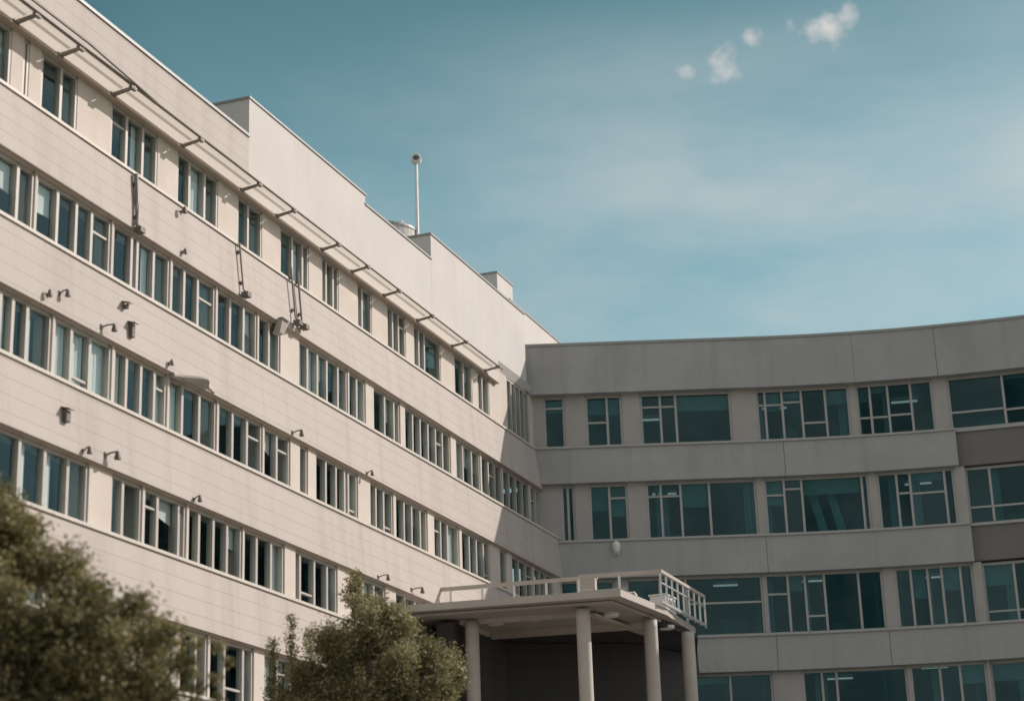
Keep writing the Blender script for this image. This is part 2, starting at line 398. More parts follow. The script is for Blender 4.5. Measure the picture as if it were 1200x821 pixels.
# parapet band with panel joints and a coping
G = .008
rband(20.30, 22.15, .38, [(.35, 12.6-.004), (12.6+.004, 15.6-G), (15.6+G, TE)], M_conc, name='parapet')
m = MB(); sweep(m, rect(-.6, .42, 22.15, 22.25), .30, TE); rpart(m, 'coping', M_coping)
m = MB(); m.hexa([(-.05,67.05,20.55),(.30,67.0,20.55),(.62,67.72,20.3),(.34,68.3,20.3),(-.20,66.9,22.15),(.0,66.85,22.15),(.345,67.74,22.15),(.30,68.3,22.15)]); rpart(m, 'parapet_return', M_conc)
rband(16.92, 18.22, .30, [(.6, 9.8-G), (9.8+G, 16.0)], M_conc)
rband(16.96, 18.22, -.05, [(16.0+G, TE)], M_concd)
rband(13.40, 14.72, .30, [(1.2, 8.9-G), (8.9+G, 16.18)], M_conc)
rband(13.46, 14.72, -.05, [(16.18+G, TE)], M_concd)
rband(9.90, 11.13, .30, [(4.6, 9.0-G), (9.0+G, 13.0-G), (13.0+G, TE)], M_conc)
rband(9.90, 11.13, .28, [(1.0, 4.6-G)], M_conc)
rband(GROUND, 7.7, .30, [(1.0, TE)], M_conc, name='base_wall')
RS = [18.30, 14.80, 11.21, 7.78]; RH = [20.30, 16.92, 13.40, 9.90]
for i in range(4):
    if i < 3:
        m = MB(); sweep(m, rect(-.3, .36, RS[i]-.08, RS[i]), .8, 16.0+.18*i if i < 2 else TE); rpart(m, 'sill', M_frame2)
        if i < 2:
            m = MB(); sweep(m, rect(-.3, .02, RS[i]-.08, RS[i]), 16.02+.18*i, TE); rpart(m, 'sill', M_frame2)
# windows: stations of the mullions, and which panes carry a transom (pane index: height share)
RW = [
 [([1.08,1.87],{0:.78}), ([2.63,3.43,3.99],{0:.48}), ([4.65,5.40,5.97,8.02],{0:.74,1:.74}), ([8.95,9.28,9.91,10.62,11.49,12.37],{0:.7,1:.7,2:.74,3:.33}),
  ([12.62,13.12,13.76,14.58,15.37],{0:.36,1:.36,2:.38}), ([15.88,17.8,19.6],{0:.33,1:.30}), ([19.9,21.2,22.6],{})],
 [([1.6,1.85,2.1],{}), ([2.62,3.36,4.03],{1:.75}), ([4.70,5.24,5.96,7.0,8.72],{0:.75,1:.75}), ([9.0,9.73,10.37,12.54,12.79],{0:.7,1:.8}),
  ([13.08,13.78,14.25,15.46,15.8],{1:.62,2:.6}), ([16.18,17.02,18.26,19.5],{0:.3,1:.3,2:.3}), ([19.9,21.2,22.6],{})],
 [([1.2,2.2,3.4],{}), ([3.8,5.0,5.93,8.70],{2:.55}), ([8.77,9.6,10.21,10.9,12.11,12.97],{0:.66,2:.28}), ([13.38,13.95,14.53,15.02,15.66,16.1],{}), ([16.4,17.47,18.6,19.6],{0:.2,1:.2,2:.2}), ([19.9,21.2,22.6],{})],
 [([1.2,2.2,3.2],{}),([3.5,4.6,5.9],{}),([6.03,7.3,8.8],{}), ([9.84,10.54,11.05,13.5],{}), ([13.6,14.62,15.3,16.2],{}), ([16.31,17.6,18.9],{}), ([19.2,20.5,22],{})]]
WO = -.10
def rbox(mb, t0, t1, o0, o1, z0, z1):
    a = [RP(t0,o1,z0), RP(t1,o1,z0), RP(t1,o0,z0), RP(t0,o0,z0)]; b = [(p[0],p[1],z1) for p in a]; mb.hexa(a+b)
for r in range(4):
    z0, z1 = RS[r], RH[r]
    prev = .5
    for w, tr in RW[r] + [([TE], {})]:
        if w[0]-prev > .03:
            m = MB(); sweep(m, rect(-.5, .04, z0, z1), prev, w[0]); rpart(m, 'pier', M_conpier)
        prev = w[-1]
    for w, tr in RW[r]:
        fr = MB(); gl = MB(); cu = MB(); o = WO - (.2 if w[0] > 15.85 and r != 0 else 0)
        sweep(fr, rect(o-.05, o+.06, z0, z0+.08), w[0], w[-1], .5); sweep(fr, rect(o-.05, o+.06, z1-.10, z1), w[0], w[-1], .5)
        for k, q in enumerate(w):
            h = .042; c = min(max(q, w[0]+h), w[-1]-h); rbox(fr, c-h, c+h, o-.06, o+.08, z0+.08, z1-.10)
        for k in range(len(w)-1):
            a, b = w[k]+.042, w[k+1]-.042
            e = random.uniform(-.004,.004)
            gl.quad(RP(a,o+e,z0+.08), RP(b,o-e,z0+.08), RP(b,o-e*1.6,z1-.10), RP(a,o+e*.4,z1-.10))
            if k in tr:
                zz = z0+(z1-z0)*tr[k]; rbox(fr, a-.01, b+.01, o-.045, o+.055, zz-.035, zz+.035)
            if random.random() < .38:
                wd = (b-a)*random.uniform(.2,.5); aa = a if random.random()<.5 else b-wd
                n = max(4, int(wd/.03)); kk = len(cu.v)
                for i in range(n+1):
                    t = aa+wd*i/n; oo = -.55+.04*math.sin(i*1.05)
                    cu.v += [RP(t,oo,z0+.05), RP(t,oo,z1-.08)]
                for i in range(n): cu.f.append((kk+2*i,kk+2*i+2,kk+2*i+3,kk+2*i+1)); cu.m.append(0)
        for k in range(len(w)-1):
            a, b = w[k]+.06, w[k+1]-.06
            if b-a > .35 and random.random() < .42:            # roller blind part way down
                zz = z0+(z1-z0)*random.uniform(.45,.9)
                ob = o-.16; cu.quad(RP(a,ob,zz), RP(b,ob,zz+random.uniform(-.02,.02)), RP(b,ob,z1-.08), RP(a,ob,z1-.08))
        if r == 1 and abs(w[0]-9.0) < .01:        # the leaning drapes of one window
            for xa, xb in ((10.75, 11.35), (11.4, 11.9)):
                cu.hexa([RP(xa+.25,-.6,z0+.03),RP(xa+.55,-.6,z0+.03),RP(xa+.55,-.64,z0+.03),RP(xa+.25,-.64,z0+.03),RP(xa-.2,-.6,z1-.1),RP(xa+.1,-.6,z1-.1),RP(xa+.1,-.64,z1-.1),RP(xa-.2,-.64,z1-.1)])
        wo = rpart(fr, 'window', M_frame2)
        gl.build('pane', M_glass2, wo, off=RO)
        if cu.v: cu.build('curtain', M_curtain2, wo, off=RO)
# inside of the curved wing
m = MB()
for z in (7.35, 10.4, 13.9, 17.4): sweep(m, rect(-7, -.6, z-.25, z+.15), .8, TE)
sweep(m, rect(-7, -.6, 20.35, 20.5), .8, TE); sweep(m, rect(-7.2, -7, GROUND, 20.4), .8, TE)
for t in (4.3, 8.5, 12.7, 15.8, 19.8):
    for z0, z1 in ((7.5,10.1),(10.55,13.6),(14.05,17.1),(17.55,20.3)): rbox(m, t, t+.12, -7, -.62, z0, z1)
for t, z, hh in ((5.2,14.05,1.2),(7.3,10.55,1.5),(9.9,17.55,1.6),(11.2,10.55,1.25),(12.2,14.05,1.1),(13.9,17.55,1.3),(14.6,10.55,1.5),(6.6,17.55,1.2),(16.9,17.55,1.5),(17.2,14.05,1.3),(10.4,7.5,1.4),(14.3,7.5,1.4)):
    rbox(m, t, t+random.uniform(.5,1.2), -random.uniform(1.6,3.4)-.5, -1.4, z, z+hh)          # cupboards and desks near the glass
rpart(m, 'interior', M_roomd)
for t, z, o in ((4.75,20.25,-3.2),(9.4,20.25,-2.2),(14.0,20.25,-2.4),(5.1,17.08,-2.3),(14.2,17.08,-2.6),(10.2,13.58,-2.4),(7.2,13.58,-2.6),(14.2,13.58,-3),(12.0,10.08,-1.6),(14.1,10.08,-1.8),(11.0,10.08,-3.4)):
    m = MB(); rbox(m, t, t+.9, o-.12, o, z-.06, z-.01); rpart(m, 'ceiling_lamp', M_lamp)
m = MB(); sweep(m, rect(-14, -.6, 20.6, 20.8), .35, TE); rpart(m, 'roof', M_roof)
m = MB(); sweep(m, rect(-14.2, -14, GROUND, 20.6), .8, TE); m.hexa([RP(TE,-.62,GROUND),RP(TE+.3,-.62,GROUND),RP(TE+.3,-14,GROUND),RP(TE,-14,GROUND),RP(TE,-.62,20.6),RP(TE+.3,-.62,20.6),RP(TE+.3,-14,20.6),RP(TE,-14,20.6)]); rpart(m, 'end_wall', M_conc)

# ------------------------------------------------------------------ entrance canopy
CO = (1.5, 56.0, GROUND)
can = empty('entrance_canopy', CO)
tag(can, 'flat cream entrance canopy on round columns with a railed roof deck', 'canopy')
def cpart(mb, name, mats, parent=can, **k): return mb.build(name, mats, parent, off=CO, **k)
LW = lambda s, y: left_world(s, y, 0)
pl0, pl1 = LW(49.6, 21.0), LW(60, 21.0)
poly = [(-3.75, 53.62), (2.75, 52.25), (4.25, 55.48), (4.75, 57.1), (5.35, 58.9), (6.2, 67.7), (1.3, 67.7), (pl1.x, pl1.y)]
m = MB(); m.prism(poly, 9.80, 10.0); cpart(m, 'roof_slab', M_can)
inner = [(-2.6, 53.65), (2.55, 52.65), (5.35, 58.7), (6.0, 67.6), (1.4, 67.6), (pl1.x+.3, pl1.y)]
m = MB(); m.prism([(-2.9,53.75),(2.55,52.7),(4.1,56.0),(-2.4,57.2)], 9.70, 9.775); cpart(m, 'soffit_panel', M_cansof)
m = MB(); m.prism([(-2.3,57.3),(4.15,56.1),(5.4,58.8),(6.0,67.6),(1.4,67.6)], 9.62, 9.775); cpart(m, 'shade_ceiling', M_canshade)
m = MB()                                             # dropped beam frame round the coffer
def beam(mb, a, b, w, z0, z1):
    d = Vector((b[0]-a[0], b[1]-a[1], 0)).normalized(); n = Vector((-d.y, d.x, 0))*w/2
    p = [(a[0]-n.x,a[1]-n.y),(b[0]-n.x,b[1]-n.y),(b[0]+n.x,b[1]+n.y),(a[0]+n.x,a[1]+n.y)]
    mb.hexa([(q[0],q[1],z0) for q in p]+[(q[0],q[1],z1) for q in p])
beam(m, (-1.75,54.6), (1.9,53.9), .16, 9.56, 9.698); beam(m, (-1.85,54.7), (-1.0,56.7), .16, 9.55, 9.697)
beam(m, (-.9,56.75), (3.9,55.8), .22, 9.5, 9.696); beam(m, (2.0,53.7), (3.9,57.6), .2, 9.53, 9.61)
cpart(m, 'soffit_beam', M_can)
cols = [(-1.42,54.45), (1.72,53.12), (3.72,55.2), (4.98,57.5)]
for cx, cy in cols:
    m = MB(); m.lathe((cx,cy,0), [(.30,GROUND),(.30,GROUND+.25),(.205,GROUND+.32),(.20,9.4),(.20,9.62)], 28); o = cpart(m, 'column', M_can, smooth=False)
    for p in o.data.polygons: p.use_smooth = abs(p.normal.z) < .3
for cx, cy in ((-.75,54.95),(2.55,54.3),(3.0,56.3),(.4,54.4),(4.3,56.7)):
    m = MB(); m.lathe((cx,cy,0), [(.20,9.60),(.24,9.64),(.24,9.70)], 24); o = cpart(m, 'ceiling_light', M_white)
# boarded lobby; its dark colour and the added screen paint in the canopy's shade
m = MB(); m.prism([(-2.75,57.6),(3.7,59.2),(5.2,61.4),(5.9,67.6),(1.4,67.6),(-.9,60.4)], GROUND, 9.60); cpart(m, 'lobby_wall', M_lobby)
m = MB(); m.prism([tuple(LW(50.2,20.25)[:2]), tuple(LW(50.2,20.75)[:2]), tuple(LW(56,20.75)[:2]), tuple(LW(56,20.25)[:2])][::-1], GROUND, 9.58); cpart(m, 'shade_screen', M_lobby)
# railing
P = [Vector((-3.0,56.2,0)), Vector((1.7,55.1,0)), Vector((4.05,54.75,0)), Vector((5.7,59.1,0))]
rmb = MB()
def railbox(mb, a, b, w, z0, z1): beam(mb, a, b, w, z0, z1)
railbox(rmb, P[0], P[1], .08, 10.84, 10.95); railbox(rmb, P[1], P[2], .08, 10.89, 11.0); railbox(rmb, P[2], P[3], .08, 10.93, 11.02)
ro = cpart(rmb, 'deck_railing', M_can)
m = MB()
railbox(m, P[2], P[3], .07, 9.98+.05, 10.12); railbox(m, P[2], P[3], .05, 10.62, 10.66); railbox(m, P[0], P[1], .05, 10.42, 10.46)
m.build('lower_rail', M_steel, ro, off=CO)
for a, b, n in ((P[0],P[1],5),(P[1],P[2],2),(P[2],P[3],8)):
    for i in range(n+(1 if b is P[3] else 0)):
        q = a.lerp(b, i/n); m = MB(); w = .035 if b is not P[3] else .028
        m.box(q.x-w, q.x+w, q.y-w, q.y+w, 10.0, 10.86 if a is P[0] else 10.92); m.build('post', M_white, ro, off=CO)
# things standing on the deck
def deckbox(name, c, size, rz, label, mat):
    o = empty(name, (c[0], c[1], 10.0), rz); tag(o, label, 'roof equipment')
    x, y, z = size
    m = MB(); m.box(-x/2, x/2, -y/2, y/2, .08, z); m.build('cabinet', mat, o, bevel=.015)
    m = MB(); m.box(-x/2-.03, x/2+.03, -y/2-.03, y/2+.03, z, z+.04); m.build('lid', M_white, o)
    m = MB()
    for i in (-1,1): m.box(i*x*.35-.04, i*x*.35+.04, -y/2, y/2, 0, .08)
    m.build('skid', M_dark, o)
    m = MB()
    for i in range(5): m.box(-x*.35, x*.35, -y/2-.012, -y/2, .2+i*.1*z, .2+i*.1*z+.04)
    m.build('louvre', M_steel, o)
deckbox('roof_cabinet', (4.25,56.9), (.9,.5,.58), 1.15, 'pale metal cabinet inside the right railing corner of the canopy deck', M_white)
deckbox('roof_cabinet', (1.95,55.6), (.55,.35,.98), -.2, 'slim pale cabinet standing at the bend of the canopy railing', M_can)
deckbox('roof_cabinet', (2.6,53.9), (1.3,.5,.12), -.2, 'low dark skylight box near the front edge of the canopy deck', M_dark)

# ------------------------------------------------------------------ small things on the walls and roofs
def lw_empty(name, s, y, z): return empty(name, left_world(s, y, z), RZ)
def wall_lamp(s, y, z, label, arm=.38, side=.1, big=1.0, drop=.18):
    arm *= .5; side *= .9; big *= .62
    o = lw_empty('wall_lamp', s, y, z); tag(o, label, 'wall lamp', 'small lamps and brackets on the cream bands')
    m = MB(); m.box(-.06*big, .06*big, -.03, 0, -.09*big, .09*big); m.build('back_plate', M_dark, o)
    m = MB(); m.tube([(0,-.03,0),(side*.4,-arm*.5,.06),(side,-arm,.10)], .03*big, 8); m.build('arm', M_dark, o)
    m = MB(); m.lathe((side,-arm,.0), [(.03*big,.16*big),(.06*big,.14*big),(.10*big,-.02*big),(.11*big,-.10*big),(.07*big,-.11*big)][::-1], 12); m.build('lamp_head', M_dark, o)
wall_lamp(31.75, 21.68, 13.66, 'small pale worn bracket lamp nearest the left edge on the second band', .25, -.08, .9)
wall_lamp(32.2, 21.69, 13.86, 'small dark lamp beside the worn bracket on the second band', .3, .12, .9)
wall_lamp(33.8, 21.66, 13.60, 'dark slanting arm lamp under the second band left of the box vent', .42, .22, 1.0)
wall_lamp(32.65, 21.27, 10.50, 'short dark lamp low on the third band above the leftmost pier', .3, .05, .9)
wall_lamp(33.5, 21.27, 10.62, 'taller dark lamp on the third band next to the shorter one', .4, .2, 1.1)
wall_lamp(37.2, 21.26, 10.46, 'single dark lamp at the lower edge of the third band over pale panes', .3, .05, .85)
wall_lamp(42.9, 21.66, 13.50, 'dark lamp at the lower edge of the second band at its middle pier', .4, .2, 1.0)
wall_lamp(47.5, 21.66, 13.47, 'small dark lamp under the second band right of the middle pier', .3, .1, .8)
wall_lamp(47.3, 21.26, 10.46, 'dark lamp on the third band just above the slim tree', .4, .3, .9)
wall_lamp(49.6, 21.26, 10.50, 'dark lamp on the third band beside the canopy railing end', .45, .35, 1.0)
wall_lamp(38.3, 22.40, 18.05, 'brown lamp hanging under the sill of a top floor window', .35, -.1, 1.0)
wall_lamp(38.2, 22.27, 16.95, 'tiny dark lamp low on the highest band', .2, 0, .7)
wall_lamp(36.65, 21.66, 13.58, 'tiny dark lamp left of the curved hood', .2, 0, .7)
def vent(s, y, z, w, h, label):
    o = lw_empty('wall_vent', s, y, z); tag(o, label, 'vent')
    m = MB(); m.box(-w/2, w/2, -.12, 0, 0, h); m.build('vent_box', M_dark, o, bevel=.01)
    m = MB()
    for i in range(3): m.box(-w/2+.01, w/2-.01, -.128, -.12, h*(.15+.28*i), h*(.15+.28*i)+.03)
    m.build('slat', M_rail, o)
    m = MB(); m.hexa([(-w/2-.03,-.2,h+.002),(w/2+.03,-.2,h+.002),(w/2+.03,0,h+.06),(-w/2-.03,0,h+.06),(-w/2-.03,-.2,h+.022),(w/2+.03,-.2,h+.022),(w/2+.03,0,h+.08),(-w/2-.03,0,h+.08)]); m.build('cowl', M_rail, o)
vent(31.99, 21.31, 10.95, .16, .24, 'dark square box vent alone on the third band')
vent(35.0, 21.70, 13.72, .13, .30, 'narrow dark box vent on the second band')
vent(34.75, 21.71, 14.32, .08, .10, 'very small vent above the narrow box vent on the second band')
def pipe(s, y0, y1, z0, z1, label, r=.035, kink=0.0):
    o = lw_empty('downpipe', s, y1, z0); tag(o, label, 'pipe', 'pipes on the highest cream band')
    h = z1-z0
    m = MB(); m.tube([(0,-.07+(y0-y1),h),(kink*.3,-.07+(y0-y1)*.5,h*.5),(kink,-.07,.12),(kink,-.16,0)], r, 10); m.build('pipe', M_rail, o)
    for k in (.2,.8):
        m = MB(); m.box(-.07+kink*(1-k), .07+kink*(1-k), -.06+(y0-y1)*k, .0+(y0-y1)*k, h*k, h*k+.05); m.build('clip', M_dark, o)
    m = MB(); m.box(kink-.09, kink+.12, -.24, -.05, -.10, .03); m.build('shoe', M_dark, o)
pipe(36.1, 22.39, 22.26, 16.75, 18.20, 'thick rusty downpipe, the leftmost one on the highest band', .055, -.12)
pipe(41.2, 22.39, 22.26, 16.85, 18.28, 'thin dark downpipe alone between two top windows', .025)
pipe(44.15, 22.39, 22.26, 17.0, 18.6, 'left pipe of the pair below a top window', .025)
pipe(44.55, 22.39, 22.26, 17.0, 18.6, 'right pipe of the pair below a top window', .03)
# curved hood over the third row
o = lw_empty('window_hood', 37.8, 21.66, 13.36); tag(o, 'small wavy cream hood curling out under the second band', 'hood')
m = MB(); n = 14
for i in range(n+1):
    u = i/n; x = -.95+1.9*u; out = .05+.42*math.sin(math.pi*min(1,u*1.15))**1.5*(.5+.6*u); zz = .02+.16*math.sin(u*math.pi)*u+.10*u
    for yy, q in ((0, zz+.10), (-out, zz+.02), (-out, zz-.03), (0, zz-.06)): m.v.append((x, yy, q))
for i in range(n):
    for j in range(4):
        j2 = (j+1)%4; m.f.append((4*i+j, 4*i+j2, 4*i+4+j2, 4*i+4+j)); m.m.append(0)
m.f += [(3,2,1,0), (4*n,4*n+1,4*n+2,4*n+3)]; m.m += [0,0]
m.build('hood_shell', M_tile, o)
o = lw_empty('wall_bracket', 43.45, 22.26, 16.75); tag(o, 'cream corner bracket under the highest band beside the pipe pair', 'bracket')
m = MB(); m.hexa([(-.14,-.03,-.30),(.10,-.03,-.30),(.10,.2,-.30),(-.14,.2,-.30),(-.20,-.14,.06),(.20,-.14,.06),(.20,.02,.06),(-.20,.02,.06)]); m.build('corbel', M_tile, o, bevel=.015)
m = MB(); m.box(-.24,.14,-.18,-.03,.06,.09); m.build('cap', M_rail, o)

# mast with a round lamp, brace and drum on the roof
b = left_world(57.1, 24.0, 20.6)
o = empty('roof_mast', b); tag(o, 'tall thin white mast with a round ring lamp standing on the roof', 'mast')
m = MB(); m.tube([(0,0,0),(0,0,6.55)], .058, 12); m.build('pole', M_white, o, smooth=True)
m = MB(); n = 20
for i in range(n):
    t0, t1 = 2*math.pi*i/n, 2*math.pi*(i+1)/n
    for (ra, ya), (rb, yb) in (((.16,-.12),(.19,-.10)),((.19,-.10),(.19,.12)),((.11,-.12),(.16,-.12)),((.11,.10),(.11,-.12))):
        q = lambda r, y, t: (r*math.cos(t), y, 6.72+r*math.sin(t))
        m.quad(q(ra,ya,t0), q(rb,yb,t0), q(rb,yb,t1), q(ra,ya,t1))
lo = m.build('ring_lamp', M_white, o)
m = MB(); m.tube([(0,.02,6.72),(0,.11,6.72)], .125, 18); m.build('lens', M_coping, lo)
m = MB(); m.tube([(0,0,3.75),(-.55,-.3,4.05)], .03, 8); m.build('brace', M_white, o)
m = MB(); m.lathe((-.55,-.3,4.05), [(.04,-.05),(.10,.02),(.12,.1),(.08,.2),(.02,.24)], 14); m.build('beacon', M_white, o)
b = left_world(57.0, 25.2, 20.6)
o = empty('roof_drum', b); tag(o, 'round pinkish drum with grey domed cover behind the mast', 'roof equipment')
m = MB(); m.lathe((0,0,0), [(1.15,0),(1.15,4.0)], 36); m.build('drum_wall', M_render, o)
m = MB(); m.lathe((0,0,4.0), [(1.18,0),(1.15,.1),(.8,.22),(.2,.28)], 36); m.build('cover', M_coping, o)
# sconce on the curved wing
o = empty('wall_lamp', (3.5, 67.8, 14.28)); tag(o, 'white rounded wall lamp on the shaded curved wing above the canopy', 'wall lamp')
m = MB(); m.box(-.1,.1,-.04,0,-.05,.4); m.build('back_plate', M_white, o)
m = MB(); m.lathe((0,-.13,0), [(.04,-.05),(.11,.03),(.15,.2),(.14,.34),(.05,.42)], 18); m.build('lamp_shade', M_white, o, smooth=True)

# ------------------------------------------------------------------ trees
M_bark = plain('bark', (.11,.085,.065), .9, .3, 6, .1)
M_leafA = leafmat('dark_olive_leaf', (.09,.082,.04), (.34,.285,.15))
M_leafA2 = leafmat('pale_olive_leaf', (.14,.125,.065), (.46,.385,.21))
M_leafB2 = leafmat('dark_grey_olive_leaf', (.10,.093,.05), (.36,.31,.175))
M_leafB = leafmat('grey_olive_leaf', (.17,.152,.085), (.55,.47,.28))
def leaves(name, centers, radii, per, size, mat, parent, off, aspect=2.2, squash=.85):
    C = np.array(centers); R = np.array(radii)
    cnt = (per*(R/R.mean())**2).astype(int)
    P = []
    for c, r, k in zip(C, R, cnt):
        d = rng.normal(size=(k,3)); d /= np.linalg.norm(d, axis=1)[:,None]
        rr = r*rng.uniform(.0,1,size=k)**.42*(1+.22*rng.normal(size=k))
        p = d*rr[:,None]; p[:,2] *= squash; P.append(c+p)
    P = np.concatenate(P); n = len(P)
    a = rng.normal(size=(n,3)); a[:,2] = a[:,2]*.8+.25; a /= np.linalg.norm(a,axis=1)[:,None]
    b = np.cross(a, rng.normal(size=(n,3))); b /= np.linalg.norm(b,axis=1)[:,None]
    L = size*rng.uniform(.6,1.35,size=n)
    w = (L/aspect)[:,None]*b*.5; l = L[:,None]*a
    nrm = np.cross(a,b)*(L*.12)[:,None]
    V = np.stack([P, P+l*.5+w+nrm, P+l, P+l*.5-w+nrm], 1).reshape(-1,3) - np.array(off)
    me = bpy.data.meshes.new(name); me.vertices.add(4*n); me.vertices.foreach_set('co', V.astype(np.float32).ravel())
    me.loops.add(4*n); me.loops.foreach_set('vertex_index', np.arange(4*n, dtype=np.int32))
    me.polygons.add(n); me.polygons.foreach_set('loop_start', np.arange(0,4*n,4,dtype=np.int32))
    me.materials.append(mat); me.update(calc_edges=True); me.validate()
    o = bpy.data.objects.new(name, me); col.objects.link(o); o.parent = parent; return o
def tree(base, clumps, per, size, mats, label, height, cat='tree', limb=.09, name='tree', aspect=2.2):
    o = empty(name, base); tag(o, label, cat)
    off = base; m = MB(); b = Vector(base)
    fork = b+Vector((.05,.03,height*.45))
    tr = [tuple(b), tuple(b+Vector((.04,0,height*.2))), tuple(fork)]
    m.tube(tr, [limb*1.9, limb*1.5, limb*1.2], 12); m.build('trunk', M_bark, o, off=off, smooth=True)
    for i, (c, r) in enumerate(clumps):
        if i % 3: continue
        c = Vector(c); mid = fork.lerp(c, .5)+Vector((random.uniform(-.1,.1),random.uniform(-.1,.1),.15*r))
        m = MB(); m.tube([tuple(fork), tuple(mid), tuple(c)], [limb*.8, limb*.45, limb*.15], 7); m.build('limb', M_bark, o, off=off, smooth=True)
    for k, (mat, sh) in enumerate(mats):
        sel = [c for i, c in enumerate(clumps) if i % len(mats) == k]
        if sel: leaves('crown', [c[0] for c in sel], [c[1] for c in sel], per, size, mat, o, off, aspect)
    return o
def pix_clumps(spec, y, jit):            # spec: (x, z, r) of clumps in the plane of the crown, spread in depth
    out = []
    for x, z, r, n in spec:
        for _ in range(n):
            out.append(((x+random.gauss(0,.35*r), y+random.uniform(-jit,jit), z+random.gauss(0,.3*r)), r*random.uniform(.55,1.0)))
    return out
# large tree at the left, in front of the wall (y about 26)
def fill(cx, cy, cz, rx, ry, rz, n, rmin, rmax):
    out = []
    while len(out) < n:
        d = Vector((random.gauss(0,1),random.gauss(0,1),random.gauss(0,1))).normalized()*random.uniform(.35,1)**.5
        out.append(((cx+d.x*rx, cy+d.y*ry, cz+d.z*rz), random.uniform(rmin,rmax)))
    return out
cl = fill(-7.1, 26.2, 4.95, 1.35, 1.4, 1.55, 46, .28, .55) + fill(-5.85, 26.0, 3.95, 1.0, 1.2, 1.3, 30, .25, .48) + fill(-7.7, 26, 5.75, .9, 1.0, .9, 18, .25, .45) \
   + fill(-6.7, 26, 2.9, 2.0, 1.5, 1.5, 70, .3, .6) + fill(-6.6,26.1,4.0,1.2,1.0,1.0,24,.28,.5) + [((-4.75,25.6,4.5),.22),((-4.6,25.6,4.1),.2),((-5.2,25.7,4.9),.3),((-4.7,25.6,3.7),.2),((-4.65,25.6,3.4),.2)] + [((-4.42+random.gauss(0,.05),25.6,z),.11) for z in (4.35,4.15,3.95,3.75,3.55,3.35)] + [((-4.05+random.gauss(0,.05),25.6,z),.09) for z in (4.3,4.1,3.9,3.6)]
tree((-7.1,26.2,GROUND), cl, 900, .085, [(M_leafA,0),(M_leafA2,0)], 'large dense dark olive tree at the lower left before the cream wing', 6.5, limb=.11)
cl = fill(-3.1, 38.0, 6.0, 1.25, 1.2, 1.15, 44, .22, .42) + fill(-2.1, 38.2, 5.5, .8, .9, .9, 22, .2, .36) + fill(-4.1, 37.9, 5.2, .8, .9, 1.0, 20, .2, .38) + fill(-1.75,38.2,5.45,.55,.8,.6,14,.2,.34) + fill(-3.1,37.6,6.6,.9,.8,.5,14,.2,.32) + fill(-3.0, 38, 4.2, 1.7, 1.3, 1.3, 36, .3, .5)
tree((-3.0,38.1,GROUND), cl, 800, .07, [(M_leafB,0),(M_leafB2,0)], 'round bushy grey green tree in front of the canopy and cream wing', 7.5, limb=.1)
cl = [((-3.72+random.gauss(0,.10), 41.5+random.gauss(0,.12), z), .16+.12*random.random()) for z in np.linspace(4.5,8.45,20)] + [((-3.42+random.gauss(0,.10), 41.5, z), .14+.1*random.random()) for z in np.linspace(4.5,7.9,16)]
tree((-3.6,41.5,GROUND), cl, 170, .09, [(M_leafB,0)], 'slim pale young tree rising behind the bushy tree', 8.5, limb=.05)
for dx, zt, lab in ((-5.0,6.55,'narrow dark column of foliage, leftmost beside the bushy tree'), (-4.62,7.0,'middle narrow column of foliage with the highest tip left of the bushy tree'), (-4.3,6.75,'narrow column of foliage touching the bushy tree')):
    cl = [((dx+random.gauss(0,.03), 38.5+random.gauss(0,.06), z), .09+.09*(1-abs((z-5)/3))*random.uniform(.7,1.2)) for z in np.linspace(3.0,zt,26)]
    tree((dx,38.5,GROUND), cl, 150, .06, [(M_leafA if dx < -4.5 else M_leafB,0)], lab, 6.5, cat='shrub', limb=.03, name='columnar_shrub')

# ------------------------------------------------------------------ ground
mg, nt, out = newmat('paving')
tc = N(nt, 'ShaderNodeTexCoord').outputs['Object']
p = N(nt, 'ShaderNodeBsdfPrincipled'); p.inputs['Roughness'].default_value = .85
bk = N(nt, 'ShaderNodeTexBrick'); nt.links.new(tc, bk.inputs['Vector']); bk.inputs['Scale'].default_value = 1; bk.inputs['Brick Width'].default_value = .8; bk.inputs['Row Height'].default_value = .4
bk.inputs['Color1'].default_value = (.24,.225,.205,1); bk.inputs['Color2'].default_value = (.29,.27,.25,1); bk.inputs['Mortar'].default_value = (.14,.13,.12,1); bk.inputs['Mortar Size'].default_value = .012
nt.links.new(mix(nt, bk.outputs['Color'], (.18,.17,.155), ramp(nt, noise(nt, tc, .3), .4, .7)), p.inputs['Base Color']); nt.links.new(p.outputs[0], out.inputs[0])
mgr, nt, out = newmat('grass_ground')
tc = N(nt, 'ShaderNodeTexCoord').outputs['Object']
p = N(nt, 'ShaderNodeBsdfPrincipled'); p.inputs['Roughness'].default_value = .9
nt.links.new(mix(nt, (.06,.075,.025), (.11,.105,.05), noise(nt, tc, .8, 6)), p.inputs['Base Color']); nt.links.new(p.outputs[0], out.inputs[0])
m = MB(); m.quad((-4000,-4000,GROUND-.03),(4000,-4000,GROUND-.03),(4000,4000,GROUND-.03),(-4000,4000,GROUND-.03)); tag(m.build('ground', mgr), None, None, kind='structure')
m = MB(); m.prism([(-3.2,30),(40,30),(40,80),(-3.2,80)], GROUND-.25, GROUND-.002); tag(m.build('forecourt_paving', mg), None, None, kind='structure')

